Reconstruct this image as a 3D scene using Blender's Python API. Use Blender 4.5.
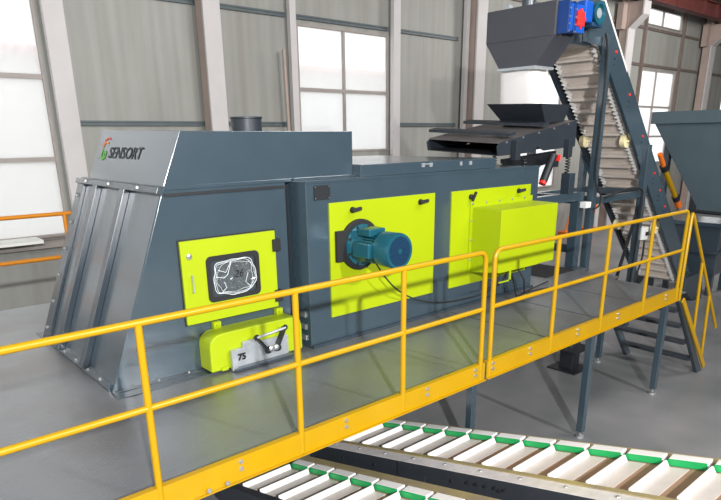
import bpy, bmesh, math, random
from mathutils import Matrix, Vector
random.seed(7)
for o in list(bpy.data.objects): bpy.data.objects.remove(o, do_unlink=True)
S = bpy.context.scene
COL = S.collection
H = -1.296          # hall floor; the platform deck is z = 0

# ---------------------------------------------------------------- camera
YAW, PIT, ROL = 0.855549, 0.319553, -0.012266
fx = Vector((math.cos(YAW)*math.cos(PIT), math.sin(YAW)*math.cos(PIT), -math.sin(PIT)))
rx = Vector((math.sin(YAW), -math.cos(YAW), 0.0)); ux = rx.cross(fx)
rr = rx*math.cos(ROL) + ux*math.sin(ROL); uu = ux*math.cos(ROL) - rx*math.sin(ROL)
cam = bpy.data.cameras.new('camera'); camo = bpy.data.objects.new('camera', cam); COL.objects.link(camo)
camo.matrix_world = Matrix(((rr.x, uu.x, -fx.x, -1.07670), (rr.y, uu.y, -fx.y, -2.95074), (rr.z, uu.z, -fx.z, 1.92746), (0, 0, 0, 1)))
cam.sensor_width = 36; cam.lens = 609.125/721*36
cam.shift_x = 0.0006; cam.shift_y = 0.1223; cam.clip_start = 0.05; cam.clip_end = 300
S.camera = camo

# ---------------------------------------------------------------- world, lights, exposure
S.view_settings.view_transform = 'Standard'; S.view_settings.look = 'None'
S.view_settings.gamma = 1; S.view_settings.use_curve_mapping = False
S.view_settings.exposure = -0.62
w = bpy.data.worlds.new('daylight'); S.world = w; w.use_nodes = True
w.node_tree.nodes['Background'].inputs[0].default_value = (0.96, 0.98, 1.0, 1)
w.node_tree.nodes['Background'].inputs[1].default_value = 2.6

def lamp(name, loc, target, size, power, col=(1, 1, 1)):
    l = bpy.data.lights.new(name, 'AREA'); l.shape = 'DISK'; l.size = size; l.energy = power; l.color = col
    o = bpy.data.objects.new(name, l); COL.objects.link(o); o.location = loc
    o.rotation_euler = (Vector(target)-Vector(loc)).to_track_quat('-Z', 'Y').to_euler()
    return o
lamp('doorway_light', (-2.0, -6.5, 3.8), (2.5, 1.6, 0.6), 0.22, 1950, (1, .985, .96))
lamp('high_bay_light', (4.0, -10.0, 5.4), (3.0, 1.6, 0.4), 0.3, 1500, (1, .985, .96))
lamp('wall_fill_light', (7.0, -2.5, 6.6), (8.5, 8.4, 2.5), 3.0, 700, (1, .96, .94))  # added soft fill to brighten the back wall and upper surfaces
lamp('right_fill_light', (19.0, 1.0, 6.4), (20.5, 6.0, 0.0), 3.0, 1500, (1, .96, .93))  # added fill that lifts the dark right end of the hall

# ---------------------------------------------------------------- materials
def lin(c):
    return tuple(((v/255)/12.92 if v/255 <= .04045 else ((v/255+.055)/1.055)**2.4) for v in c)
MATS = {}
def mat(name, rgb, rough=.5, metal=0.0, var=.08, scale=6.0, bump=0.0, bscale=60.0, spec=.5, kind=None, rgb2=None, coat=0.0):
    if name in MATS: return MATS[name]
    m = bpy.data.materials.new(name); m.use_nodes = True; nt = m.node_tree; N = nt.nodes; L = nt.links
    b = N['Principled BSDF']
    tc = N.new('ShaderNodeTexCoord')
    n = N.new('ShaderNodeTexNoise'); n.inputs['Scale'].default_value = scale; n.inputs['Detail'].default_value = 4
    L.new(tc.outputs['Object'], n.inputs['Vector'])
    c = lin(rgb); c2 = lin(rgb2) if rgb2 else None
    r = N.new('ShaderNodeValToRGB'); L.new(n.outputs['Fac'], r.inputs['Fac'])
    r.color_ramp.elements[0].position = .3; r.color_ramp.elements[1].position = .7
    r.color_ramp.elements[0].color = (*[v*(1-var) for v in c], 1)
    r.color_ramp.elements[1].color = (*(c2 if c2 else [min(1, v*(1+var)) for v in c]), 1)
    col = r.outputs['Color']
    if kind == 'panel':      # corrugated steel sheet: fine vertical ribs and dirt runs
        mp = N.new('ShaderNodeMapping'); mp.inputs['Scale'].default_value = (1, 1, .05)
        L.new(tc.outputs['Object'], mp.inputs['Vector'])
        n2 = N.new('ShaderNodeTexNoise'); n2.inputs['Scale'].default_value = 5; n2.inputs['Detail'].default_value = 6
        L.new(mp.outputs['Vector'], n2.inputs['Vector'])
        mx = N.new('ShaderNodeMix'); mx.data_type = 'RGBA'; mx.blend_type = 'MULTIPLY'; mx.inputs[0].default_value = .55
        r2 = N.new('ShaderNodeValToRGB'); r2.color_ramp.elements[0].position = .3; r2.color_ramp.elements[0].color = (.72, .69, .64, 1)
        r2.color_ramp.elements[1].position = .62; r2.color_ramp.elements[1].color = (1, 1, 1, 1)
        L.new(n2.outputs['Fac'], r2.inputs['Fac']); L.new(col, mx.inputs[6]); L.new(r2.outputs['Color'], mx.inputs[7])
        col = mx.outputs[2]
        wv = N.new('ShaderNodeTexWave'); wv.wave_type = 'BANDS'; wv.bands_direction = 'X'; wv.inputs['Scale'].default_value = 1.6
        L.new(tc.outputs['Object'], wv.inputs['Vector'])
        bp = N.new('ShaderNodeBump'); bp.inputs['Strength'].default_value = .15; bp.inputs['Distance'].default_value = .02
        L.new(wv.outputs['Fac'], bp.inputs['Height']); L.new(bp.outputs['Normal'], b.inputs['Normal'])
    elif kind == 'tread':    # raised tread pattern on steel plate
        mp = N.new('ShaderNodeMapping'); mp.inputs['Rotation'].default_value = (0, 0, .785); mp.inputs['Scale'].default_value = (1, 2.2, 1)
        L.new(tc.outputs['Object'], mp.inputs['Vector'])
        v = N.new('ShaderNodeTexVoronoi'); v.inputs['Scale'].default_value = 26; v.inputs['Randomness'].default_value = .15
        L.new(mp.outputs['Vector'], v.inputs['Vector'])
        bp = N.new('ShaderNodeBump'); bp.inputs['Strength'].default_value = .35; bp.inputs['Distance'].default_value = .008; bp.invert = True
        L.new(v.outputs['Distance'], bp.inputs['Height']); L.new(bp.outputs['Normal'], b.inputs['Normal'])
        n3 = N.new('ShaderNodeTexNoise'); n3.inputs['Scale'].default_value = 1.3; n3.inputs['Detail'].default_value = 7
        L.new(tc.outputs['Object'], n3.inputs['Vector'])
        r3 = N.new('ShaderNodeValToRGB'); r3.color_ramp.elements[0].position = .36; r3.color_ramp.elements[0].color = (.72, .62, .55, 1)
        r3.color_ramp.elements[1].position = .52; r3.color_ramp.elements[1].color = (1, 1, 1, 1)
        mx = N.new('ShaderNodeMix'); mx.data_type = 'RGBA'; mx.blend_type = 'MULTIPLY'; mx.inputs[0].default_value = .5
        L.new(n3.outputs['Fac'], r3.inputs['Fac']); L.new(col, mx.inputs[6]); L.new(r3.outputs['Color'], mx.inputs[7]); col = mx.outputs[2]
    elif bump:
        n2 = N.new('ShaderNodeTexNoise'); n2.inputs['Scale'].default_value = bscale; n2.inputs['Detail'].default_value = 3
        L.new(tc.outputs['Object'], n2.inputs['Vector'])
        bp = N.new('ShaderNodeBump'); bp.inputs['Strength'].default_value = bump; bp.inputs['Distance'].default_value = .01
        L.new(n2.outputs['Fac'], bp.inputs['Height']); L.new(bp.outputs['Normal'], b.inputs['Normal'])
    L.new(col, b.inputs['Base Color'])
    b.inputs['Roughness'].default_value = rough; b.inputs['Metallic'].default_value = metal
    b.inputs['Specular IOR Level'].default_value = spec
    if coat: b.inputs['Coat Weight'].default_value = coat; b.inputs['Coat Roughness'].default_value = rough
    MATS[name] = m; return m

M = dict(
    steel=mat('blue_grey_paint', (56, 72, 83), .22, .1, .06, 3.0, .03, 90, spec=.9, coat=.7),
    steeld=mat('dark_blue_grey_paint', (46, 58, 68), .32, .1, .08, 4.0, spec=.8, coat=.4),
    black=mat('black_steel', (30, 33, 38), .5, .1, .1),
    rubber=mat('black_rubber', (24, 24, 26), .75, 0, .1),
    hop=mat('dark_grey_hopper_paint', (72, 74, 82), .5, .2, .05, 3.0),
    hopb=mat('near_black_hopper_paint', (44, 50, 58), .45, .2, .06, 3.0),
    bin=mat('bin_paint', (76, 92, 100), .45, .2, .08, 1.6),
    lime=mat('lime_paint', (154, 172, 2), .42, 0, .03, 2.0, .03, 120),
    yel=mat('safety_yellow_paint', (168, 130, 0), .33, 0, .04, 5.0),
    ora=mat('orange_yellow_paint', (205, 128, 10), .45, 0, .04, 5.0),
    orange=mat('orange_paint', (222, 110, 30), .5, 0, .05),
    deck=mat('tread_plate', (136, 139, 143), .31, .62, .08, 1.2, kind='tread', spec=.8),
    floor=mat('painted_concrete', (100, 104, 106), .4, 0, .12, .9, .04, 40, rgb2=(126, 125, 127)),
    panel=mat('wall_sheet', (147, 148, 144), .5, 0, .05, .8, kind='panel'),
    purlin=mat('purlin_steel', (84, 94, 98), .5, .1, .1),
    brown=mat('dark_brown_stud', (112, 100, 94), .6, 0, .1),
    col=mat('column_paint', (188, 185, 185), .5, 0, .05, 2.0),
    colside=mat('shaded_column_brown', (158, 142, 134), .6, 0, .1, 2.0),  # column paint browned for the less-lit sides; pole and trim share it
    redbr=mat('red_oxide_primer', (96, 48, 44), .6, 0, .15, 3.0),
    roof=mat('roof_sheet', (90, 84, 78), .7, 0, .2, 1.5),
    frame=mat('window_frame_paint', (150, 142, 138), .5, 0, .08, 3.0),
    teal=mat('teal_motor_paint', (26, 86, 102), .28, .2, .06, 6.0),
    teald=mat('dark_teal_grille', (36, 70, 104), .4, .3, .1),
    blue=mat('blue_gearbox_paint', (20, 78, 170), .35, .1, .06),
    blued=mat('dark_blue_flange_paint', (14, 58, 124), .4, .1, .08),
    dullsteel=mat('dull_grey_steel', (98, 94, 94), .35, .3, .15, 3.0),
    red=mat('red_plastic', (226, 44, 40), .4, 0, .05),
    chrome=mat('zinc_bolt', (190, 192, 195), .28, .8, .05),
    silver=mat('brushed_steel', (176, 182, 188), .35, .5, .12, 12),
    beltgrey=mat('grey_beige_belt', (206, 196, 188), .6, 0, .08, 2.5),
    white=mat('white_rubber', (214, 213, 212), .5, 0, .03, 5.0),
    plate=mat('pinkish_white_slat', (196, 188, 182), .4, 0, .06, 6.0),
    tan=mat('tan_belt', (164, 134, 110), .6, 0, .12, 5.0),  # mottled tan of the belt base between the slats
    green=mat('green_sidewall', (10, 152, 80), .45, 0, .06),
    edge=mat('film_covered_steel', (186, 170, 146), .35, .4, .25, 5.0, rgb2=(190, 176, 120)),
    film=mat('white_film_strip', (226, 222, 222), .35, .3, .12, 9.0),
    channel=mat('charcoal_channel', (50, 55, 62), .45, .2, .08),
    cream=mat('cream_nylon', (232, 220, 176), .5, 0, .06),
    curtain=mat('white_chute_fabric', (244, 242, 240), .7, 0, .04, 1.5),
    tile=mat('pale_roof_tile', (196, 140, 134), .7, 0, .2, 8.0),
    house=mat('white_plaster', (232, 229, 228), .8, 0, .02, 2.0),
    paper=mat('white_board', (236, 238, 232), .6, 0, .03),
    dirt=mat('outside_paving', (225, 225, 222), .8, 0, .05),
    ink=mat('black_ink', (24, 24, 28), .5, 0, .02),
    lred=mat('logo_red', (214, 60, 50), .5, 0, .02), lor=mat('logo_orange', (232, 140, 50), .5, 0, .02),
    lgr=mat('logo_green', (90, 170, 50), .5, 0, .02),
    box=mat('white_plastic_box', (216, 218, 216), .45, 0, .03),
)
def glassmat(name, tint, mixf, rough=.1):
    m = bpy.data.materials.new(name); m.use_nodes = True; nt = m.node_tree; N = nt.nodes; L = nt.links
    for n in list(N): N.remove(n)
    out = N.new('ShaderNodeOutputMaterial'); mx = N.new('ShaderNodeMixShader'); mx.inputs[0].default_value = mixf
    t = N.new('ShaderNodeBsdfTransparent'); t.inputs[0].default_value = (.97, .98, .97, 1)
    a = N.new('ShaderNodeAddShader')
    d = N.new('ShaderNodeBsdfTranslucent'); d.inputs[0].default_value = (*tint, 1)
    g = N.new('ShaderNodeBsdfGlossy'); g.inputs[0].default_value = (.06, .06, .06, 1); g.inputs['Roughness'].default_value = rough
    n = N.new('ShaderNodeTexNoise'); n.inputs['Scale'].default_value = 1.4; n.inputs['Detail'].default_value = 6
    mr = N.new('ShaderNodeMapRange'); mr.inputs[3].default_value = mixf*.75; mr.inputs[4].default_value = min(1, mixf*1.25)
    L.new(n.outputs['Fac'], mr.inputs[0]); L.new(mr.outputs[0], mx.inputs[0])
    L.new(t.outputs[0], mx.inputs[1]); L.new(d.outputs[0], a.inputs[0]); L.new(g.outputs[0], a.inputs[1])
    L.new(a.outputs[0], mx.inputs[2]); L.new(mx.outputs[0], out.inputs[0])
    return m
M['glass'] = glassmat('dusty_window_glass', (1, 1, 1), .5)
M['wrap'] = glassmat('clear_plastic_film', (.75, .8, .84), .55, .12)
M['wrap'].node_tree.nodes['Glossy BSDF'].inputs[0].default_value = (.35, .35, .36, 1)
M['fold'] = mat('crumpled_film_edge', (206, 212, 216), .3, 0, .2, 20.0)
M['doorglass'] = mat('grey_door_glass', (52, 60, 66), .15, 0, .06, 4.0, coat=.5)

# ---------------------------------------------------------------- mesh helpers
class MB:
    def __init__(s): s.v = []; s.f = []
    def add(s, vs, fs):
        k = len(s.v); s.v += [tuple(v) for v in vs]; s.f += [tuple(i+k for i in f) for f in fs]; return s
    def box(s, x0, x1, y0, y1, z0, z1):
        return s.hex([(x0, y0, z0), (x1, y0, z0), (x1, y1, z0), (x0, y1, z0), (x0, y0, z1), (x1, y0, z1), (x1, y1, z1), (x0, y1, z1)])
    def hex(s, p):
        return s.add(p, [(0, 3, 2, 1), (4, 5, 6, 7), (0, 1, 5, 4), (1, 2, 6, 5), (2, 3, 7, 6), (3, 0, 4, 7)])
    def prism(s, poly, axis, a, b):      # 2-D outline in the plane across the axis, extruded from a to b
        n = len(poly)
        def P(q, t): return {'x': (t, q[0], q[1]), 'y': (q[0], t, q[1]), 'z': (q[0], q[1], t)}[axis]
        return s.add([P(q, a) for q in poly]+[P(q, b) for q in poly],
                     [tuple(range(n)), tuple(range(2*n-1, n-1, -1))]+[(i, (i+1) % n, n+(i+1) % n, n+i) for i in range(n)])
    def bar(s, p, q, w, h, up=(0, 0, 1)):
        p = Vector(p); q = Vector(q); d = (q-p).normalized(); u = Vector(up)
        if abs(d.dot(u)) > .98: u = Vector((0, 1, 0))
        a = d.cross(u).normalized()*w/2; c = a.cross(d).normalized()*h/2
        return s.hex([p-a-c, p+a-c, q+a-c, q-a-c, p-a+c, p+a+c, q+a+c, q-a+c])
    def tube(s, pts, r, n=10, cap=True, r2=None):
        pts = [Vector(p) for p in pts]; k = len(pts); rings = []; prev = None
        for i, p in enumerate(pts):
            if i == 0: d = pts[1]-p
            elif i == k-1: d = p-pts[i-1]
            else: d = (pts[i+1]-p).normalized()+(p-pts[i-1]).normalized()
            d.normalize()
            if prev is None:
                a = d.cross(Vector((0, 0, 1)) if abs(d.z) < .9 else Vector((1, 0, 0))).normalized()
            else: a = (prev-d*prev.dot(d)).normalized()
            prev = a; b = d.cross(a)
            rad = r if r2 is None else r+(r2-r)*i/(k-1)
            if 0 < i < k-1:
                cs = max(.5, d.dot((p-pts[i-1]).normalized()))
            rings.append([p+(a*math.cos(2*math.pi*j/n)+b*math.sin(2*math.pi*j/n))*rad for j in range(n)])
        vs = [v for rg in rings for v in rg]; fs = []
        for i in range(k-1):
            for j in range(n):
                fs.append((i*n+j, i*n+(j+1) % n, (i+1)*n+(j+1) % n, (i+1)*n+j))
        if cap: fs += [tuple(range(n-1, -1, -1)), tuple((k-1)*n+j for j in range(n))]
        return s.add(vs, fs)
    def lathe(s, base, axis, prof, n=24):    # prof = [(distance along axis, radius)]
        base = Vector(base); d = Vector(axis).normalized()
        a = d.cross(Vector((0, 0, 1)) if abs(d.z) < .9 else Vector((1, 0, 0))).normalized(); b = d.cross(a)
        vs = []; fs = []
        for t, r in prof:
            vs += [base+d*t+(a*math.cos(2*math.pi*j/n)+b*math.sin(2*math.pi*j/n))*max(r, .0005) for j in range(n)]
        for i in range(len(prof)-1):
            for j in range(n): fs.append((i*n+j, i*n+(j+1) % n, (i+1)*n+(j+1) % n, (i+1)*n+j))
        fs += [tuple(range(n-1, -1, -1)), tuple((len(prof)-1)*n+j for j in range(n))]
        return s.add(vs, fs)
    def quad(s, a, b, c, d): return s.add([a, b, c, d], [(0, 1, 2, 3)])
    def build(s, name, m, parent=None, bevel=0.0, smooth=False, label=None, seg=2):
        me = bpy.data.meshes.new(name)
        org = Vector((0, 0, 0))
        if parent is not None:
            q = parent
            while q is not None: org += q.location; q = q.parent
        else:
            xs = [v[0] for v in s.v]; ys = [v[1] for v in s.v]; zs = [v[2] for v in s.v]
            org = Vector(((min(xs)+max(xs))/2, (min(ys)+max(ys))/2, min(zs)))
        me.from_pydata([tuple(Vector(v)-org) for v in s.v], [], s.f)
        bm = bmesh.new(); bm.from_mesh(me); bmesh.ops.recalc_face_normals(bm, faces=bm.faces[:]); bm.to_mesh(me); bm.free()
        me.materials.append(m)
        if smooth:
            me.shade_smooth(); me.set_sharp_from_angle(angle=math.radians(38))
        o = bpy.data.objects.new(name, me); COL.objects.link(o)
        if parent is not None: o.parent = parent
        else: o.location = org
        if bevel:
            bv = o.modifiers.new('bevel', 'BEVEL'); bv.width = bevel; bv.segments = seg; bv.limit_method = 'ANGLE'; bv.angle_limit = math.radians(40)
        if label: o['label'] = label
        return o
def thing(name, loc, label, cat, group=None):
    o = bpy.data.objects.new(name, None); COL.objects.link(o); o.location = loc; o.empty_display_size = .1
    return tag(o, label, cat, group)
def tag(o, label, cat, group=None):
    o['label'] = label; o['category'] = cat
    if group: o['group'] = group
    return o
def struct(o): o['kind'] = 'structure'; return o
def rrect(x0, x1, z0, z1, r, n=5):
    out = []
    for cx, cz, a0 in ((x1-r, z1-r, 0), (x0+r, z1-r, 90), (x0+r, z0+r, 180), (x1-r, z0+r, 270)):
        for i in range(n+1):
            a = math.radians(a0+90*i/n); out.append((cx+r*math.cos(a), cz+r*math.sin(a)))
    return out
def ring(mb, outer, inner, axis, a, b):  # a flat frame with an opening (same vertex count)
    n = len(outer)
    def P(q, t): return {'x': (t, q[0], q[1]), 'y': (q[0], t, q[1]), 'z': (q[0], q[1], t)}[axis]
    vs = [P(q, t) for t in (a, b) for poly in (outer, inner) for q in poly]
    fs = []
    for i in range(n):
        j = (i+1) % n
        fs += [(i, j, n+j, n+i), (2*n+i, 2*n+j, 3*n+j, 3*n+i), (i, j, 2*n+j, 2*n+i), (n+i, n+j, 3*n+j, 3*n+i)]
    return mb.add(vs, fs)
def copy_tree(o, parent=None):
    c = o.copy(); COL.objects.link(c); c.parent = parent
    for ch in [x for x in bpy.data.objects if x.parent == o]: copy_tree(ch, c)
    return c

# ================================================================ SETTING
WY = 8.4
struct(MB().box(-9, 36, -12, WY, H-.2, H).build('floor', M['floor']))
holes = [(-4.6, 2.12, .36, 5.2), (7.12, 9.76, 1.6, 4.16), (14.8, 17.3, .3, 3.7), (22.4, 25.25, 5.6, 6.16), (22.4, 25.25, .8, 4.14), (30.3, 33.0, .8, 4.14)]
wall = MB(); X0, X1, ZT = -9, 36, 6.7
cuts = sorted({X0, X1, *[h[0] for h in holes], *[h[1] for h in holes]})
for a, b in zip(cuts, cuts[1:]):
    hs = sorted([(h[2], h[3]) for h in holes if h[0] <= a+1e-6 and h[1] >= b-1e-6]); z = H
    for z0, z1 in hs: wall.box(a, b, WY, WY+.1, z, z0); z = z1
    wall.box(a, b, WY, WY+.1, z, ZT)
struct(wall.build('wall_back', M['panel']))
# windows: a frame, mullions and dusty panes
def window(n, h, vx, hz, fm=None):
    x0, x1, z0, z1 = h; fm = fm or M['frame']
    f = MB(); t = .04
    ring(f, [(x0, z0), (x1, z0), (x1, z1), (x0, z1)], [(x0+t, z0+t), (x1-t, z0+t), (x1-t, z1-t), (x0+t, z1-t)], 'y', WY-.03, WY+.07)
    o = struct(f.build('window_%d' % n, fm))
    mm = MB()
    for v in vx: mm.box(v-.03, v+.03, WY-.02, WY+.06, z0+t, z1-t)
    xs = [x0+t]+[q for v in vx for q in (v-.03, v+.03)]+[x1-t]
    for q in hz:
        for i in range(0, len(xs), 2): mm.box(xs[i], xs[i+1], WY-.02, WY+.06, q-.035, q+.035)
    mm.build('mullion', fm, o)
    MB().box(x0+t, x1-t, WY+.025, WY+.031, z0+t, z1-t).build('pane', M['glass'], o)
window(1, holes[0], [-1.3], [1.63, 2.9])
window(2, holes[1], [8.4], [2.9])
window(3, holes[2], [16.0], [1.2, 2.4])
window(4, holes[3], [23.7], [])
window(5, holes[4], [23.7], [1.8, 2.87])
window(6, holes[5], [31.6], [2.1])
# purlins (double channels), broken at the windows
k = 0
def purlin(x0, x1, z, m=M['purlin']):
    global k; k += 1
    mb = MB(); mb.box(x0, x1, WY-.06, WY, z+.012, z+.042).box(x0, x1, WY-.06, WY, z-.042, z-.012).box(x0, x1, WY-.04, WY, z-.012, z+.012)
    struct(mb.build('trim_%d' % k, m))
for x0, x1 in ((2.52, 4.9), (5.2, 6.84), (9.97, 12.2), (12.95, 14.7), (17.4, 21.2), (25.5, 28.4)): purlin(x0, x1, 2.2, M['purlin'] if x0 < 17 else M['brown'])
for x0, x1 in ((2.52, 4.9), (5.2, 6.84), (7.05, 9.72), (9.97, 12.2), (12.95, 17.4), (17.4, 21.2), (21.6, 28.4), (28.8, 34)): purlin(x0, x1, 4.28, M['purlin'] if x0 < 17 else M['brown'])
for x0, x1 in ((13.4, 21.2), (21.6, 28.4), (28.8, 34)): purlin(x0, x1, 5.47, M['brown'])
for x in (22.3, 25.45):
    k += 1; struct(MB().box(x-.06, x+.06, WY-.1, WY-.002, H, 6.3).build('trim_%d' % k, M['brown']))
k += 1; struct(MB().box(-6, 2.16, WY-.16, WY-.002, .2, .34).build('trim_%d' % k, M['frame']))   # sill under the big window
k += 1; struct(MB().box(-6, 4.9, WY-.06, WY-.002, -1.02, -.96).build('trim_%d' % k, M['colside']))
# slim posts between the main columns
def wind_post(x0, x1, label):
    tag(MB().box(x0, x1, WY-.22, WY-.1, H, 6.4).build('wall_post', M['col'], bevel=.008), label, 'post', 'slim white wall posts')
wind_post(2.18, 2.5, 'slim white wall post beside the large left window, left of the machine')
wind_post(6.84, 6.99, 'slim white wall post along the left side of the middle window')
wind_post(9.74, 9.96, 'slim white wall post along the right side of the middle window')
wind_post(12.32, 12.44, 'slim white wall post just left of the wide column beside the grey hood')
def column(x0, x1, label, corbel=False, low=7.98):
    c = thing('steel_column', ((x0+x1)/2, WY-.2, H), label, 'column', 'main steel columns of the hall')
    MB().box(x0+.03, x1-.03, low+.02, WY-.11, H, 6.6).build('web', M['colside'], c)
    if not corbel: MB().box(x0, x1, low-.03, low+.02, H, 6.6).build('flange', M['col'], c)
    else:
        MB().box(x0, x1, low-.03, low+.02, H, 5.22).build('flange', M['col'], c)
        MB().prism([(low+.02, 5.2), (WY-.12, 5.2), (WY-.12, 6.0), (low-.42, 6.0), (low-.42, 5.6)], 'x', x0+.05, x1-.05).build('corbel', M['colside'], c)
        MB().hex([(x0, low-.03, 5.22), (x1, low-.03, 5.22), (x1, low+.02, 5.2), (x0, low+.02, 5.2), (x0, low-.47, 5.6), (x1, low-.47, 5.6), (x1, low-.42, 5.58), (x0, low-.42, 5.58)]).box(x0, x1, low-.47, low-.42, 5.6, 6.0).build('corbel_flange', M['col'], c)
        MB().box(x0-.25, x0+.05, low+.1, WY-.12, 5.2, 6.0).build('corbel_stiffener', M['colside'], c)
    return c
column(4.80, 5.14, 'wide white steel column rising behind the round stub pipe of the machine')
column(12.47, 12.86, 'wide white steel column just left of the high grey discharge hood')
column(20.3, 20.76, 'steel column with angled corbel just right of the inclined conveyor head', True)
column(27.25, 27.7, 'steel column with angled corbel behind the grey bin at the right edge', True)
# crane runway and roof edge
cb = thing('crane_beam', (14, 7.5, 6.0), 'dark red crane runway beam along the top of the wall, upper right', 'beam')
MB().box(-6, 34, 7.42, 7.72, 6.02, 6.06).box(-6, 34, 7.55, 7.59, 6.06, 6.5).box(-6, 34, 7.42, 7.72, 6.5, 6.54).build('girder', M['redbr'], cb)
for i in range(14):
    MB().box(18+i*1.15, 18.03+i*1.15, 7.44, 7.55, 6.06, 6.5).build('stiffener', M['redbr'], cb)
def rz(y): return 6.7+(WY+.1-y)*.2 if y > -2 else 6.7+(WY+2.1)*.2-(-2-y)*.2
cl = MB(); x = -9.0
while x < 36:      # roof sheets with skylight gaps between them
    x1 = min(x+4.05, 36)
    for ya, yb in ((-2.0, WY+.1), (-12.1, -2.0)):
        cl.hex([(x, ya, rz(ya+.001)), (x1, ya, rz(ya+.001)), (x1, yb, rz(yb)), (x, yb, rz(yb)), (x, ya, rz(ya+.001)+.05), (x1, ya, rz(ya+.001)+.05), (x1, yb, rz(yb)+.05), (x, yb, rz(yb)+.05)])
    x += 4.3
struct(cl.build('ceiling', M['roof']))
struct(MB().box(-9, 36, -12.1, -12, H, 6.7).build('wall_front', M['panel']))
struct(MB().box(36, 36.1, -12, WY+.1, H, 8).build('wall_right', M['panel']))

# outside: the neighbouring house seen through the panes
struct(MB().box(-60, 60, WY+.2, 60, H-.4, H-.3).box(-60, -9.01, -60, WY+.2, H-.4, H-.3).build('ground', M['dirt']))
def house(x0, x1, label):
    h = thing('house', ((x0+x1)/2, 15, H-.3), label, 'house', 'white houses outside the windows')
    MB().box(x0, x1, 14.6, 18, H-.3, 3.92).build('wall', M['house'], h)
    r = MB().hex([(x0-.2, 14.25, 3.88), (x1+.2, 14.25, 3.88), (x1+.2, 15.3, 4.12), (x0-.2, 15.3, 4.12), (x0-.2, 14.25, 3.94), (x1+.2, 14.25, 3.94), (x1+.2, 15.3, 4.18), (x0-.2, 15.3, 4.18)])
    for i in range(int((x1-x0+.3)/.3)): r.tube([(x0-.1+i*.3, 14.2, 3.95), (x0-.1+i*.3, 15.3, 4.2)], .08, 6)
    r.build('roof', M['tile'], h)
    for wx in (x0+2.6, x0+6.4):
        o = MB().box(wx, wx+1.1, 14.55, 14.62, .6, 2.3).build('window', M['frame'], h)
    return h
house(-9, 6.6, 'white house with pinkish tiled roof seen through the large left window')
house(9.2, 22, 'white house with pinkish tiled roof seen through the middle window')

# objects near the back wall
p = MB().tube([(6.64, 8.16, 3.62), (6.76, 8.16, H)], .035, 10).build('lance_pole', M['colside'], smooth=True)
tag(p, 'thin beige pole leaning against the wall left of the middle window', 'pole')
b = thing('foam_board', (1.0, 8.1, .34), 'white board with black underside lying on the sill under the large window', 'board')
MB().box(-1.2, 1.55, 7.86, 8.3, .345, .4).build('sheet', M['paper'], b); MB().box(-1.2, 1.5, 7.88, 8.3, .34, .345).build('backing', M['black'], b)
b.location = (1.0, 8.1, .34)
def aframe(x, y, label):
    s = thing('orange_stand', (x, y, H), label, 'stand', 'orange stands by the wall')
    MB().box(x-.35, x+.25, y-.15, y+.15, H, H+.16).build('foot', M['orange'], s, bevel=.01)
    MB().tube([(x-.2, y, H+.1), (x+.35, y, H+1.2)], .03, 8).build('rod', M['orange'], s)
    MB().tube([(x+.15, y, H+.1), (x+.55, y, H+1.15)], .03, 8).build('rod', M['orange'], s)
aframe(17.6, 7.9, 'orange two-rod stand by the wall, directly right of the lime box')
aframe(18.9, 7.9, 'orange two-rod stand by the wall, further right, between grey posts')
d = MB().tube([(20.0, 8.25, 2.0), (20.0, 8.25, H)], .11, 12).build('downpipe', M['col'], smooth=True); tag(d, 'white vertical downpipe on the wall behind the inclined conveyor frame', 'pipe')

# ================================================================ PLATFORM
pf = thing('steel_platform', (3, 2.5, H), 'raised steel platform with grey tread-plate deck carrying the sorting machine', 'platform')
DX = 7.02
dk = MB().prism([(-4.5, .012), (DX, .012), (DX+.02, 1.0), (7.28, 1.02), (7.28, 1.6), (7.46, 1.62), (7.46, 5.17), (-4.5, 5.17)], 'z', -.012, 0)
dk.build('deck', M['deck'], pf)
for x in (-2.3, -1.0, 4.12, 5.12, 6.1): MB().box(x, x+.012, .02, 1.45, 0, .0012).build('deck_line', M['black'], pf)  # thin black lines laid across the front of the deck
for y in (.45, 2.2, 4.9): MB().box(-4.4, 6.9, y, y+.1, -.2, -.013).build('beam', M['steeld'], pf)
for x in (-4.3, -1.0, 2.3, 4.6, 6.6): MB().box(x, x+.08, .56, 4.88, -.15, -.013).build('cross_beam', M['steeld'], pf)
def pleg(x, y, z1=-.06):
    l = MB().box(x-.036, x+.036, y-.036, y+.036, H+.07, z1).build('leg', M['steel'], pf, bevel=.004)
    MB().tube([(x, y, H), (x, y, H+.07)], .016, 8).lathe((x, y, H), (0, 0, 1), [(0, .05), (.02, .045), (.03, .02)], 12).build('levelling_foot', M['chrome'], l)
for x in (4.79, 6.58): pleg(x, .07)
for x, y in ((3.52, .62), (7.16, 1.14), (2.7, 4.8), (-.5, 4.8), (6.9, 4.8)): pleg(x, y)
# ---- railings
R = .0205
def bolts(x, par, y=-.012, zs=(.026, .074)):
    for z in zs:
        MB().lathe((x, y, z), (0, -1, 0), [(0, .016), (.004, .016), (.005, .011), (.014, .010)], 8).build('bolt', M['chrome'], par)
def toe(x0, x1, par):
    mb = MB().box(x0, x1, -.012, -.004, -.05, .105).box(x0, x1, -.034, -.012, -.05, -.043).box(x0, x1, -.004, .03, .099, .105)
    mb.build('toe_board', M['yel'], par)
def corner(x, z, r, dx):   # points that bend a rail down into its end post
    return [(x+dx*r*(1-math.cos(a)), 0, z-r+r*math.sin(a)) for a in [math.radians(t) for t in (0, 22, 45, 67, 90)]]
ra = thing('guard_rail', (0, 0, -.05), 'long yellow guard rail running from the left edge to the gap in mid platform', 'railing', 'yellow platform guard rails')
MB().tube([(-3.0, 0, 1.05), (2.82-.07, 0, 1.05)]+[p for p in reversed([(x, y, z) for x, y, z in corner(2.82, 1.05, .07, -1)])][1:]+[(2.82, 0, -.04)], R, 12).build('top_rail', M['yel'], ra, smooth=True)
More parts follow.
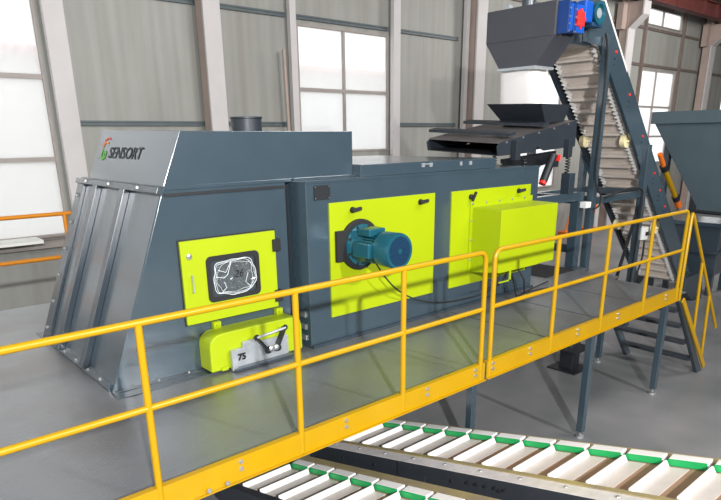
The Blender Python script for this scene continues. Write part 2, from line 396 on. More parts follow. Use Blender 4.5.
MB().tube([(-3.0, 0, .58), (2.82, 0, .58)], R*.95, 12).build('mid_rail', M['yel'], ra, smooth=True)
for x in (-2.0, -.97, .005, .97, 1.9):
    MB().tube([(x, 0, 1.05), (x, 0, -.035)], R, 12).build('post', M['yel'], ra, smooth=True)
toe(-3.0, 2.87, ra)
for x in (-1.6, -.5, .51, 1.34, 2.157, 2.742): bolts(x, ra)
for x in (.28, .4): bolts(x, ra, -.034, (-.02,))
rb = thing('guard_rail', (5, 0, -.05), 'shorter yellow guard rail from the gap to the stair top on the right', 'railing', 'yellow platform guard rails')
MB().tube([(2.94, 0, -.04)]+[(x, y, z) for x, y, z in corner(2.94, 1.05, .07, 1)]+[(6.6, 0, 1.05)]+list(reversed([(x, y, z) for x, y, z in corner(6.67, 1.05, .07, -1)]))[1:]+[(6.67, 0, -.04)], R, 12).build('top_rail', M['yel'], rb, smooth=True)
MB().tube([(2.94, 0, .58), (6.67, 0, .58)], R*.95, 12).build('mid_rail', M['yel'], rb, smooth=True)
for x in (3.88, 4.81, 5.77): MB().tube([(x, 0, 1.05), (x, 0, -.035)], R, 12).build('post', M['yel'], rb, smooth=True)
toe(2.9, 6.72, rb)
for x in (2.98, 3.53, 4.36, 5.18, 6.36): bolts(x, rb)
# back rail of the platform
rc = thing('guard_rail', (-1, 5.1, 0), 'orange-yellow guard rail behind the machine on the far left platform edge', 'railing', 'yellow platform guard rails')
for z, n in ((1.08, 'top_rail'), (.56, 'mid_rail')):
    MB().tube([(-4.4, 5.1, z), (2.4, 5.1, z)], .025, 10).build(n, M['ora'], rc, smooth=True)
for x in (-4.4, -1.9, 1.16, 2.4): MB().tube([(x, 5.1, 0), (x, 5.1, 1.08)], .025, 10).build('post', M['ora'], rc, smooth=True)
# ---- stairs
st = thing('platform_stairs', (7.2, .5, H), 'steel stairs with dark treads going down at the right end of the platform', 'stairs')
for y0 in (-.03, 1.0):
    MB().prism([(6.72, -.06), (6.83, -.06), (7.9, H), (7.76, H)], 'y', y0, y0+.05).build('stringer', M['steel'] if y0 > .5 else M['steeld'], st)
for x, z in ((6.82, -.2), (7.02, -.45), (7.27, -.735), (7.53, -1.03)):
    MB().box(x-.03, x+.11, .02, 1.0, z-.04, z).build('tread', M['channel'], st, bevel=.004)
hr = thing('stair_handrail', (7.3, 0, -1.2), 'yellow sloping handrail of the stairs at the far right end of the platform', 'railing')
MB().tube([(6.785, 0, -.1), (6.785, 0, .97), (6.80, 0, 1.0), (6.84, 0, .975), (8.24, 0, -.70), (8.26, 0, -.74)], R, 12).build('top_rail', M['yel'], hr, smooth=True)
MB().bar((6.80, -.045, -.06), (7.93, -.045, -1.24), .02, .07).build('stringer_plate', M['yel'], hr)
for x, z0, z1 in ((7.36, -.6, .33), (7.8, -1.05, -.17)):
    MB().tube([(x, 0, z1), (x+.03, -.02, z0)], R, 12).build('post', M['yel'], hr, smooth=True)

# ================================================================ SORTING MACHINE
sm_ = thing('sorting_machine', (3, 2.7, 0), 'large blue-grey sorting machine with lime doors standing on the platform', 'machine')
YF, YR = 1.75, 1.53
lm = MB().prism([(.39, 0), (2.13, 0), (2.13, 1.545), (.977, 1.545)], 'y', YF, 3.66).build('tapered_inlet_section', M['steel'], sm_, bevel=.002)
MB().box(2.13, 2.2, YF+.08, 3.72, 0, 1.545).build('gap_shade_fill', M['black'], sm_)  # black fill stands in for the dark gap between the sections
for z in (.18, .45, .72, 1.0, 1.3, 1.48):
    MB().box(2.145, 2.165, YF+.06, YF+.08, z-.08, z+.08).build('hinge_pin', M['steeld'], sm_)
# the slanted end: folded ribs, edge flanges, bolts
def endp(t, y, off=0.0):   # t 0..1 up the slanted end face
    nx, nz = -1.545, .587; l = math.hypot(nx, nz)
    return (.39+.587*t+nx/l*off, y, 1.545*t+nz/l*off)
def strip(y0, y1, h, t0=0.0, t1=1.0):
    return MB().hex([endp(t0, y0), endp(t0, y1), endp(t1, y1), endp(t1, y0), endp(t0, y0, h), endp(t0, y1, h), endp(t1, y1, h), endp(t1, y0, h)])
for yc in (3.1, 2.43):
    strip(yc-.05, yc+.05, .055, .012, .985).build('end_rib', M['steeld'], sm_, bevel=.004)
strip(3.48, 3.66, .03, 0, 1).build('edge_flange', M['steeld'], sm_, bevel=.003)
strip(1.75, 1.78, .012, 0, 1).build('edge_flange', M['steel'], sm_)
strip(1.72, 3.66, .055, .975, 1.005).build('top_flange', M['steeld'], sm_, bevel=.002)
strip(1.80, 3.6, .03, .0, .03).build('bottom_flange', M['steel'], sm_)
for i in range(6):
    q = endp(.08+.165*i, 3.57, .03); MB().lathe(q, (-.935, 0, .355), [(0, .02), (.012, .018), (.02, .01)], 8).build('bolt', M['chrome'], sm_)
for yc in (2.0, 2.3, 2.62, 2.95, 3.3):
    q = endp(.02, yc, .03); MB().lathe(q, (-.3, 0, .95), [(0, .016), (.015, .012)], 8).build('bolt', M['chrome'], sm_)
for yc in (2.1, 2.75, 3.35):
    q = endp(.99, yc, .055); MB().lathe(q, (-.3, 0, .95), [(0, .018), (.015, .014)], 8).build('bolt', M['chrome'], sm_)
MB().prism([(.36, 1.576), (2.14, 1.576), (2.14, 1.75), (.36, 1.75)], 'z', 0, .008).box(.4, 2.12, 1.69, 1.75, .008, .014).box(.36, .5, 1.75, 3.9, .0, .006).build('base_plate', M['steeld'], sm_)
for x in (.75, 1.02): MB().lathe((x, 1.715, .014), (0, 0, 1), [(0, .009), (.01, .007)], 8).build('bolt', M['chrome'], sm_)
MB().box(.985, 2.13, YF-.012, YF, 1.495, 1.52).build('gap_shade_strip', M['black'], sm_)  # black strip painting in the shaded gap line below the hood
# main cabinet
MB().box(2.2, 5.83, YR, 3.72, 0.004, 1.557).build('main_cabinet', M['steel'], sm_, bevel=.006)
MB().box(2.19, 5.84, YR-.006, YR, 1.535, 1.557).build('top_lip', M['steel'], sm_)
for z in (.09, .2, .32): MB().box(2.185, 2.2, 1.6, 1.68, z-.025, z+.025).build('hinge', M['chrome'], sm_)
MB().box(2.2, 5.84, YR-.035, YR-.006, 0, .03).build('base_flange', M['steeld'], sm_)
# upper hood (slanted left end)
hd = MB().hex([(.984, 1.742, 1.575), (2.93, 1.742, 1.56), (2.93, 3.45, 1.56), (.984, 3.45, 1.575), (1.164, 1.742, 1.985), (2.93, 1.742, 1.978), (2.93, 3.45, 2.005), (1.177, 3.45, 2.015)]).build('upper_hood', M['steel'], sm_, bevel=.003)
MB().box(.975, 2.2, 1.74, 3.66, 1.545, 1.575).build('hood_flange', M['steel'], sm_, bevel=.003)
MB().box(2.2, 2.935, 1.70, 3.7, 1.557, 1.58).build('hood_flange', M['steel'], sm_, bevel=.003)
MB().box(2.93, 5.05, 1.62, 3.7, 1.557, 1.672).build('low_hood', M['steel'], sm_, bevel=.006)
tf = MB(); tf.box(3.78, 3.82, 1.612, 1.62, 1.615, 1.655).box(3.9, 3.94, 1.612, 1.62, 1.615, 1.655).box(3.78, 3.94, 1.604, 1.612, 1.64, 1.65); tf.build('lid_catch', M['silver'], sm_)
tf = MB(); tf.box(4.4, 4.43, 1.612, 1.62, 1.61, 1.65).box(4.56, 4.6, 1.612, 1.62, 1.61, 1.65); tf.build('lid_catch', M['silver'], sm_)
sp = MB().lathe((2.29, 2.6, 1.965), (0, 0, 1), [(0, .15), (.14, .15), (.145, .158), (.16, .158), (.161, .14), (.02, .14)], 28).build('stub_pipe', M['hopb'], sm_, smooth=True)
# lettering on the slanted hood end
en = Vector((-.39, 0, .171)).normalized(); eu = Vector((.171, 0, .39)).normalized(); er = Vector((0, -1, 0))
def hoodpt(y, z): t = (z-1.575)/.39; return Vector((.984+.171*t, y, z))
def text_mesh(txt, size, org, r_, u_, n_, m, par, name, sx=1.0, shear=0.0, off=.004, font_bold=.0):
    cu = bpy.data.curves.new('t', 'FONT'); cu.body = txt; cu.size = size; cu.shear = shear; cu.offset = font_bold; cu.extrude = .001; cu.resolution_u = 3
    to = bpy.data.objects.new('t', cu); COL.objects.link(to); bpy.context.view_layer.update()
    me = bpy.data.meshes.new_from_object(to.evaluated_get(bpy.context.evaluated_depsgraph_get()))
    bpy.data.objects.remove(to)
    base = Vector((0, 0, 0)); q = par
    while q is not None: base += q.location; q = q.parent
    for v in me.vertices:
        c = v.co.copy(); v.co = Vector(org)+r_*c.x*sx+u_*c.y+n_*(c.z+off)-base
    me.name = name; me.materials.clear(); me.materials.append(m)
    o = bpy.data.objects.new(name, me); COL.objects.link(o); o.parent = par; return o
text_mesh('SENSORT', .150, hoodpt(3.1, 1.765), er, eu, en, M['ink'], hd, 'lettering', sx=1.22, shear=.08, font_bold=.0012)
def arc(cy, cz, r0, r1, a0, a1, m, nm):
    mb = MB(); n = 12; P = []
    for i in range(n+1):
        a = math.radians(a0+(a1-a0)*i/n)
        for rr_ in (r0, r1):
            y = cy-rr_*math.cos(a); z = cz+rr_*math.sin(a)*.9; P.append(hoodpt(y, z)+en*.004)
    mb.add(P, [(2*i, 2*i+1, 2*i+3, 2*i+2) for i in range(n)]); return mb.build(nm, m, hd)
arc(3.20, 1.855, .085, .105, 60, 170, M['lred'], 'logo_arc')
arc(3.22, 1.845, .055, .075, 50, 185, M['lor'], 'logo_arc')
arc(3.23, 1.80, .04, .065, 140, 300, M['lgr'], 'logo_arc')
arc(3.20, 1.79, .012, .045, 0, 359, M['lgr'], 'logo_leaf')

# lime inspection door with its wrapped window
dr = MB(); ring(dr, rrect(1.057, 1.975, .425, 1.133, .006), rrect(1.277, 1.785, .589, .977, .04), 'y', 1.722, 1.75)
door = dr.build('inspection_door', M['lime'], sm_, bevel=.002)
MB().box(1.045, 1.985, 1.744, 1.7499, .413, 1.145).build('door_seal', M['black'], door)
gk = MB(); ring(gk, rrect(1.272, 1.79, .584, .982, .045), rrect(1.312, 1.750, .622, .944, .035), 'y', 1.712, 1.722); gk.build('gasket', M['rubber'], door)
# crumpled film over the glass
wpane = MB().box(1.297, 1.765, 1.726, 1.73, .609, .957).build('door_glass', M['doorglass'], door)
rng = random.Random(5); fm_ = MB(); NA, NR = 44, 9; fv = []
for j in range(NR+1):
    for i in range(NA):
        a = 2*math.pi*i/NA; q = j/NR
        e = 1/max(abs(math.cos(a)), abs(math.sin(a)))**.45
        fr = q*e*(1+.05*math.sin(3*a+1)+.035*rng.uniform(-1, 1)*q)
        fv.append((1.535+.205*fr*math.cos(a), 1.722-.010*q**3-.006*rng.random()*(.3+q), .782+.15*fr*math.sin(a)))
fm_.add(fv, [(j*NA+i, j*NA+(i+1) % NA, (j+1)*NA+(i+1) % NA, (j+1)*NA+i) for j in range(1, NR) for i in range(NA)]+[tuple(NA+i for i in range(NA))])
fm_.build('plastic_film', M['wrap'], door)
for lp in range(3):
    rim = []; ph = rng.uniform(0, 6)
    for i in range(61):
        a = 2*math.pi*i/60; e = 1/max(abs(math.cos(a)), abs(math.sin(a)))**.45
        q = (1, .93, .84)[lp]*(1+.035*math.sin(5*a+ph)+.025*math.sin(9*a+ph*2))
        if i == 60: q = q0
        if i == 0: q0 = q
        rim.append((1.535+.208*e*q*math.cos(a), 1.709-.003*rng.random(), .782+.155*e*q*math.sin(a)))
    MB().tube(rim, (.0035, .0022, .0016)[lp], 5).build('film_fold', M['fold'], door, smooth=True)
for pts in ([(1.35, 1.706, .80), (1.42, 1.70, .785), (1.46, 1.703, .81), (1.50, 1.70, .92)], [(1.37, 1.706, .86), (1.44, 1.70, .83), (1.50, 1.704, .92)], [(1.40, 1.706, .66), (1.44, 1.70, .70), (1.42, 1.70, .75)], [(1.68, 1.706, .67), (1.63, 1.70, .72), (1.66, 1.70, .80)]):
    MB().tube(pts, .003, 5).build('film_fold', M['fold'], door, smooth=True)
text_mesh('26', .09, (1.52, 1.700, .775), Vector((1, 0, 0)), Vector((0, 0, 1)), Vector((0, -1, 0)), M['ink'], door, 'handwritten_number', shear=.2)
dh = MB().tube([(1.135, 1.722, .845), (1.135, 1.70, .84), (1.135, 1.70, .705), (1.135, 1.722, .70)], .007, 8).build('door_handle', M['silver'], door, smooth=True)
MB().lathe((1.127, 1.722, 1.005), (0, -1, 0), [(0, .026), (.01, .024), (.014, .01)], 14).build('lock', M['chrome'], door)
for z in (1.0, .53): MB().box(1.94, 2.02, 1.70, 1.745, z-.055, z+.055).build('door_hinge', M['rubber'], door, bevel=.006)

# lime dust box at the foot of the machine, with its clamp
db = MB().prism([(1.15, .02), (1.15, .235), (1.158, .28), (1.185, .318), (1.225, .342), (1.29, .35), (1.98, .35), (2.045, .342), (2.09, .305), (2.105, .25), (2.105, .02)], 'y', 1.545, 1.75)
dbo = db.build('discharge_box', M['lime'], sm_, bevel=.012, seg=3)
for x in (1.32, 1.97):
    MB().box(x-.035, x+.035, 1.70, 1.745, .345, .41).lathe((x, 1.70, .385), (0, -1, 0), [(0, .014), (.012, .012)], 8).build('box_lug', M['lime'], dbo)
MB().box(1.24, 1.30, 1.53, 1.545, .02, .05).build('box_foot', M['lime'], dbo)
MB().prism([(1.33, .01), (1.92, .03), (1.92, .21), (1.60, .21), (1.60, .24), (1.45, .24), (1.45, .19), (1.33, .19)], 'y', 1.51, 1.543).build('clamp_plate', M['silver'], dbo, bevel=.003)
MB().box(1.32, 1.37, 1.485, 1.512, .01, .19).build('plate_angle', M['silver'], dbo)
MB().box(1.33, 1.94, 1.45, 1.51, .009, .03).build('slide_rail', M['steeld'], dbo)
text_mesh('75', .08, (1.385, 1.505, .09), Vector((1, 0, 0)), Vector((0, 0, 1)), Vector((0, -1, 0)), M['ink'], dbo, 'handwritten_number', font_bold=.004)
for a, b in (((1.56, 1.475, .27), (1.67, 1.475, .13)), ((1.86, 1.475, .30), (1.77, 1.475, .13))):
    MB().bar(a, b, .02, .055, (0, 1, 0)).lathe(Vector(a)+Vector((0, -.012, 0)), (0, -1, 0), [(0, .028), (.012, .024)], 12).lathe(Vector(b)+Vector((0, -.012, 0)), (0, -1, 0), [(0, .036), (.02, .03)], 12).build('clamp_arm', M['black'], dbo)
MB().tube([(1.56, 1.455, .27), (1.86, 1.455, .30)], .012, 8).build('clamp_handle', M['silver'], dbo, smooth=True)
for x in (1.695, 1.75): MB().lathe((x, 1.46, .14), (0, -1, 0), [(0, .028), (.02, .026), (.03, .012)], 12).build('bolt', M['chrome'], dbo)

# lime panels on the cabinet
g1 = MB().box(2.447, 3.883, 1.512, 1.53, .262, 1.351).build('lime_panel', M['lime'], sm_, bevel=.002)
g2 = MB().box(4.157, 5.649, 1.512, 1.53, .262, 1.345).build('lime_panel', M['lime'], sm_, bevel=.002)
def latch(x, z, par, up=False):
    mb = MB().lathe((x, 1.512, z), (0, -1, 0), [(0, .03), (.02, .028), (.035, .02)], 14)
    if up: mb.bar((x-.01, 1.47, z-.045), (x+.04, 1.46, z+.055), .025, .025)
    else: mb.bar((x-.03, 1.47, z), (x+.07, 1.455, z+.012), .022, .034)
    mb.build('latch', M['rubber'], par, bevel=.003)
latch(2.72, 1.27, g1); latch(3.65, 1.275, g1); latch(4.47, 1.27, g2, True); latch(5.38, 1.28, g2)
npz = MB().box(2.285, 2.465, 1.518, 1.53, 1.39, 1.515).build('name_plate', M['black'], sm_)
for x in (2.297, 2.453):
    for z in (1.402, 1.503): MB().lathe((x, 1.518, z), (0, -1, 0), [(0, .006), (.003, .005)], 8).build('rivet', M['chrome'], npz)

# control box: its own thing, hung on the panel
cbx = thing('control_box', (5.07, 1.3, .45), 'lime green sheet-metal box protruding from the right panel of the machine', 'box')
CB = MB()
CB.prism([(1.512, 1.15), (1.105, 1.145), (1.105, .60), (1.105, .45), (1.512, .40)], 'x', 4.515, 5.63)
CB.build('housing', M['lime'], cbx, bevel=.004)
MB().box(4.47, 5.68, 1.50, 1.511, 1.13, 1.21).box(4.47, 4.515, 1.50, 1.511, .4, 1.13).build('mounting_flange', M['lime'], cbx)
for x in (4.5, 4.75, 5.0, 5.25, 5.5): MB().lathe((x, 1.50, 1.19), (0, -1, 0), [(0, .015), (.01, .012)], 8).build('bolt', M['chrome'], cbx)
for z in (.55, .78, 1.0): MB().lathe((4.49, 1.50, z), (0, -1, 0), [(0, .014), (.01, .011)], 8).build('bolt', M['chrome'], cbx)
tf = MB(); tf.prism([(4.53, .448), (5.3, .448), (5.3, .47), (4.53, .47)], 'y', 1.098, 1.105).box(4.72, 4.75, 1.095, 1.105, .33, .45).box(4.53, 4.75, 1.095, 1.105, .33, .345); tf.build('lower_bracket', M['lime'], cbx)

# motor
mo = thing('electric_motor', (2.80, 1.4, .93), 'teal electric motor with black mounting ring on the first lime panel', 'motor')
cM = Vector((2.80, 1.512, .935))
def ml(a, b): return [(t-.0, r_) for t, r_ in zip(a, b)]
MB().lathe(cM, (0, -1, 0), [(0, .245), (.03, .245), (.04, .235), (.04, .17)], 36).build('mounting_ring', M['rubber'], mo, smooth=True)
MB().box(2.50, 2.62, 1.47, 1.511, .80, 1.09).build('side_lug', M['rubber'], mo, bevel=.004)
MB().lathe(cM+Vector((0, -.04, 0)), (0, -1, 0), [(0, .20), (.02, .20), (.03, .17), (.10, .13), (.16, .12)], 32).build('bell_flange', M['teal'], mo, smooth=True)
for i in range(8):
    a = math.radians(45*i+22); MB().lathe(cM+Vector((.185*math.cos(a), -.06, .185*math.sin(a))), (0, -1, 0), [(0, .014), (.014, .012)], 8).build('bolt', M['rubber'], mo)
bd = MB().lathe(cM+Vector((0, -.2, 0)), (0, -1, 0), [(0, .115), (.01, .125), (.2, .125), (.21, .12)], 32)
for i in range(30):
    a = 2*math.pi*i/30; u1 = Vector((math.cos(a), 0, math.sin(a)))
    bd.bar(cM+Vector((0, -.2, 0))+u1*.135, cM+Vector((0, -.40, 0))+u1*.135, .006, .04, tuple(u1))
bd.build('finned_body', M['teal'], mo)
MB().box(2.66, 2.86, 1.20, 1.36, 1.05, 1.12).build('terminal_box', M['teal'], mo, bevel=.01)
MB().box(2.60, 2.67, 1.15, 1.38, .86, 1.0).build('side_terminal_box', M['teal'], mo, bevel=.012)
MB().lathe(cM+Vector((0, -.36, 0)), (0, -1, 0), [(0, .145), (.01, .162), (.19, .166), (.205, .16), (.205, .135), (.195, .13)], 36).build('fan_cover', M['teal'], mo, smooth=True)
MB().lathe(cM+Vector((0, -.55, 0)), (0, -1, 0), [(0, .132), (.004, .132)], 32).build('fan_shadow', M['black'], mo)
gr = MB(); yg = cM.y-.563
for i in range(-5, 6):
    for ang in (0, 60, 120):
        a = math.radians(ang); dx_, dz_ = math.cos(a), math.sin(a); off = i*.024; hl = math.sqrt(max(0, .134**2-off*off))
        if hl < .02: continue
        c_ = Vector((cM.x-dz_*off, yg, cM.z+dx_*off))
        gr.bar(c_-Vector((dx_, 0, dz_))*hl, c_+Vector((dx_, 0, dz_))*hl, .006, .006, (0, 1, 0))
gr.build('grille', M['teald'], mo)
MB().lathe((cM.x, yg-.002, cM.z), (0, -1, 0), [(0, .026), (.006, .024)], 16).build('grille_hub', M['teal'], mo)
# cables
def cable(name, pts, r, label, m=M['rubber']):
    # Catmull-Rom smoothing
    P = [Vector(p) for p in pts]; out = []
    for i in range(len(P)-1):
        a = P[max(i-1, 0)]; b = P[i]; c = P[i+1]; d = P[min(i+2, len(P)-1)]
        for s in range(6):
            t = s/6; out.append(.5*((2*b)+(c-a)*t+(2*a-5*b+4*c-d)*t*t+(3*b-a-3*c+d)*t**3))
    out.append(P[-1]); o = MB().tube(out, r, 7).build(name, m, smooth=True); return tag(o, label, 'cable')
cable('motor_cable', [(2.84, 1.36, .82), (2.95, 1.30, .62), (3.2, 1.34, .42), (3.6, 1.42, .24), (4.1, 1.46, .13), (4.7, 1.44, .12), (4.84, 1.3, .25), (4.9, 1.25, .397)], .008, 'black cable drooping from the teal motor to the lime control box')
cable('box_cable', [(5.0, 1.3, .40), (5.06, 1.25, .2), (5.2, 1.3, .03), (5.6, 1.4, .02), (6.2, 1.5, .02)], .010, 'thin black cable hanging below the lime box and lying on the deck')
cable('box_cable', [(5.15, 1.3, .40), (5.2, 1.22, .25), (5.32, 1.28, .08), (5.5, 1.36, .02), (5.9, 1.3, .02)], .010, 'second thin black cable under the lime box, nearer its right end')
hm = MB().box(6.45, 7.2, 1.68, 2.3, 0, .012).build('rubber_mat', M['rubber'], bevel=.002); tag(hm, 'black flat mat on the deck right of the machine, under the feeder stand', 'mat')

# ================================================================ VIBRATING FEEDER
fd = thing('vibrating_feeder', (6.3, 2.5, 1.2), 'dark vibrating feeder trough sloping down onto the right end of the machine', 'feeder')
def tz(x): return 1.83+(x-5.42)*.156
def bz(x): return 1.675+(x-5.42)*.05
for y0, y1 in ((1.885, 1.9), (3.06, 3.075)):
    MB().prism([(5.44, bz(5.42)), (6.15, bz(6.15)-.01), (6.3, bz(6.3)+.05), (6.45, bz(6.3)), (7.23, 1.76), (7.23, tz(7.23)), (5.48, tz(5.48)), (5.41, tz(5.41)-.04)], 'y', y0, y1).build('side_plate', M['hopb'], fd, bevel=.003)
MB().hex([(5.44, 1.9, 1.678), (7.23, 1.9, 1.80), (7.23, 3.06, 1.80), (5.44, 3.06, 1.678), (5.44, 1.9, 1.69), (7.23, 1.9, 1.812), (7.23, 3.06, 1.812), (5.44, 3.06, 1.69)]).build('trough_floor', M['black'], fd)
MB().hex([(5.45, 1.9, tz(5.45)-.012), (7.2, 1.9, tz(7.2)-.012), (7.2, 3.06, tz(7.2)-.012), (5.45, 3.06, tz(5.45)-.012), (5.45, 1.9, tz(5.45)), (7.2, 1.9, tz(7.2)), (7.2, 3.06, tz(7.2)), (5.45, 3.06, tz(5.45))]).build('cover_plate', M['dullsteel'], fd)
for x in (5.7, 6.45):
    MB().hex([(x, 1.92, tz(x)+.002), (x+.14, 1.92, tz(x+.14)+.002), (x+.14, 3.3, tz(x+.14)+.002), (x, 3.3, tz(x)+.002), (x, 1.92, tz(x)+.04), (x+.14, 1.92, tz(x+.14)+.04), (x+.14, 3.3, tz(x+.14)+.04), (x, 3.3, tz(x)+.04)]).build('cross_bar', M['hopb'], fd)
MB().box(7.19, 7.2, 1.9, 3.06, 1.81, 2.09).build('end_plate', M['hopb'], fd)
for x in (5.6, 5.95, 6.3, 6.65, 7.0): MB().lathe((x, 1.885, tz(x)-.02), (0, -1, 0), [(0, .014), (.01, .012)], 8).build('bolt', M['chrome'], fd)
MB().prism([(5.87, 1.62), (7.1, 1.70), (7.1, 1.55), (6.7, 1.50), (6.45, 1.36), (6.1, 1.50), (5.87, 1.57)], 'y', 2.1, 2.16).build('under_frame', M['black'], fd)
for x in (5.75, 6.98):
    MB().box(x-.05, x+.05, 1.80, 1.885, 1.62, 1.86).build('spring_bracket', M['hopb'], fd, bevel=.004)
for x, y in ((5.95, 1.84), (7.0, 1.84), (7.0, 3.1)):
    pts = [(x+.03*math.cos(t*1.2), y+.03*math.sin(t*1.2), 1.40+.22*t/30) for t in range(31)]
    MB().tube(pts, .009, 6).build('coil_spring', M['black'], fd, smooth=True)
for o in fd.children:      # the trough stands slightly higher on its far side
    if o.name.split('.')[0] in ('trough_floor', 'cover_plate', 'cross_bar', 'side_plate'):
        for v in o.data.vertices: v.co.z += .05*(v.co.y+2.5-1.9)+(.03 if o.name.startswith('cross_bar') else 0)
# stand under the feeder
fs = thing('feeder_stand', (6.8, 2.4, 0), 'dark steel stand under the feeder, just right of the machine', 'stand')
for x, y in ((7.05, 1.84), (7.05, 3.1)):
    MB().box(x-.07, x+.07, y-.07, y+.07, 1.12, 1.40).build('spring_post', M['steeld'], fs, bevel=.006)
for y in (1.84, 3.1):
    MB().box(5.86, 7.45, y-.05, y+.05, 1.0, 1.12).build('top_beam', M['steel'], fs, bevel=.004)
MB().box(5.88, 6.02, 1.77, 1.9, 1.12, 1.40).build('spring_post', M['steeld'], fs, bevel=.006)
for x, y in ((7.36, 1.84), (7.36, 3.1)):
    l = MB().box(x-.07, x+.07, y-.07, y+.07, .015, 1.0).build('leg', M['steel'], fs, bevel=.006)
    MB().box(x-.16, x+.07, y-.14, y+.14, .0, .015).build('base_plate', M['steeld'], l)
for x in (6.2,):
    for y in (2.7,): pass
MB().box(7.32, 7.44, 1.91, 3.03, .95, 1.06).build('cross_beam', M['steeld'], fs)
MB().box(5.9, 7.31, 3.06, 3.14, .28, .4).build('lower_beam', M['steeld'], fs)
MB().box(6.72, 6.84, 3.04, 3.16, .0, 1.0).build('leg', M['black'], fs, bevel=.006)
MB().box(7.33, 7.43, 1.91, 3.03, .22, .34).build('lower_beam', M['steeld'], fs)
vm = thing('vibrator_motor', (6.5, 1.8, 1.3), 'small black vibrator motor with red end cap under the feeder', 'motor')
MB().tube([(6.62, 1.84, 1.66), (6.42, 1.84, 1.32)], .055, 16).build('motor_body', M['black'], vm, smooth=True)
MB().tube([(6.42, 1.84, 1.32), (6.40, 1.84, 1.285)], .05, 16).build('end_cap', M['red'], vm, smooth=True)
MB().box(6.52, 6.7, 1.80, 1.87, 1.5, 1.58).build('bracket', M['black'], vm)
MB().box(6.66, 6.72, 1.79, 1.85, 1.58, 1.66).build('red_knob', M['red'], vm)
# feed hopper on the feeder
hp = thing('feed_hopper', (6.8, 2.45, 2.08), 'small near-black funnel hopper on top of the feeder under the white chute', 'hopper')
a = [(6.66, 2.03, 2.07), (7.12, 2.03, 2.10), (7.12, 2.72, 2.10), (6.66, 2.72, 2.07)]
b_ = [(6.40, 1.95, 2.315), (7.12, 1.95, 2.315), (7.12, 2.84, 2.345), (6.40, 2.84, 2.345)]
hpm = MB(); ai = [(x*.97+.03*6.85, y*.97+.03*2.4, z) for x, y, z in a]; bi = [(x*.975+.025*6.85, y*.975+.025*2.4, z) for x, y, z in b_]
hpm.add(a+b_+ai+bi, [(i, (i+1) % 4, 4+(i+1) % 4, 4+i) for i in range(4)]+[(8+i, 8+(i+1) % 4, 12+(i+1) % 4, 12+i) for i in range(4)]+[(4+i, 4+(i+1) % 4, 12+(i+1) % 4, 12+i) for i in range(4)]+[(i, (i+1) % 4, 8+(i+1) % 4, 8+i) for i in range(4)])
hpm.build('funnel', M['hopb'], hp)
# white chute sleeve
ch = MB(); n = 26; vs = []
for k2, z in enumerate((2.745, 2.6, 2.45, 2.29)):
    for i in range(n):
        t = 2*math.pi*i/n; c_, s_ = math.cos(t), math.sin(t)
        sx = abs(c_)**.5*(1 if c_ > 0 else -1); sy = abs(s_)**.5*(1 if s_ > 0 else -1)
        wv = 1+.04*math.sin(5*t+k2*.4)*(k2/3)
        vs.append((6.56+.045*k2+.22*sx*wv, 2.37+.01*k2+(.29+.02*k2)*sy*wv, z))
ch.add(vs, [(r_*n+i, r_*n+(i+1) % n, (r_+1)*n+(i+1) % n, (r_+1)*n+i) for r_ in range(3) for i in range(n)])
tag(ch.build('chute_sleeve', M['curtain'], smooth=True), 'white fabric sleeve hanging from the grey hood into the funnel hopper', 'sleeve')
# discharge hood
dh_ = thing('discharge_hood', (6.6, 2.2, 2.75), 'big dark grey tapered hood at the head of the inclined conveyor', 'hood')
X6 = 6.25; yn0, yf0 = 1.74, 2.79; yn1, yf1 = 1.99, 2.55
T = 3.49; Md = 3.10; B = 2.765
MB().hex([(X6, yn0, Md), (X6+.46, yn0, Md), (X6+.46, yf0, Md), (X6, yf0, Md), (X6, yn0, T), (X6+.46, yn0, T), (X6+.46, yf0, T), (X6, yf0, T)]).build('upper_casing', M['hop'], dh_, bevel=.004)
MB().hex([(X6, yn1, B), (X6+.40, yn1, B), (X6+.40, yf1, B), (X6, yf1, B), (X6, yn0, Md), (X6+.46, yn0, Md), (X6+.46, yf0, Md), (X6, yf0, Md)]).build('tapered_outlet', M['hop'], dh_, bevel=.004)
MB().box(X6-.012, X6+.42, yn1-.012, yf1+.012, B-.025, B+.006).build('outlet_flange', M['silver'], dh_)
MB().lathe((6.55, 2.35, T), (0, 0, 1), [(0, .09), (.16, .09), (.165, .1), (.2, .1)], 20).build('duct_stub', M['steeld'], dh_, smooth=True)
MB().box(6.33, 6.41, 2.5, 2.56, T, T+.06).build('lid_clip', M['silver'], dh_)

# ================================================================ INCLINED CONVEYOR (45 degrees, underside towards the camera)
ic = thing('inclined_conveyor', (9.5, 2.2, H), 'steep inclined conveyor with beige cleated belt and blue-grey side plates', 'conveyor')
UL, UH = 10.6, 11.12
def on45(x, u): return (x, u-x)
q45 = 1/math.sqrt(2)
xb, xt = 11.75, 7.38
for y0, y1, nm in ((1.80, 1.86, 'side_plate'), (2.70, 2.76, 'side_plate')):
    MB().prism([(xb, UL-xb), (xt+.15, UL-xt-.15), (xt-.25, UL-xt-.12), (xt-.3, UL-xt+.42), (xt+.12, UL-xt+.40), (xb+.3, UH-xb-.3)], 'y', y0, y1).build(nm, M['steel'] if y0 < 2 else M['steeld'], ic, bevel=.005)
MB().prism([(8.35, UH-8.35), (8.35, UH-8.35+.03), (xb+.3, UH-xb-.27), (xb+.3, UH-xb-.3)], 'y', 1.80, 2.76).build('belt_cover', M['steel'], ic)
MB().prism([(7.5, UH-7.5), (7.5, UH-7.5+.045), (8.34, UH-8.34+.045), (8.34, UH-8.34)], 'y', 1.80, 2.76).build('upper_belt_cover', M['white'], ic)
MB().prism([(6.72, 3.06), (7.35, 3.06), (7.5, 3.15), (7.5, 3.5), (6.72, 3.5)], 'y', 1.865, 2.695).build('head_casing', M['steeld'], ic, bevel=.006)
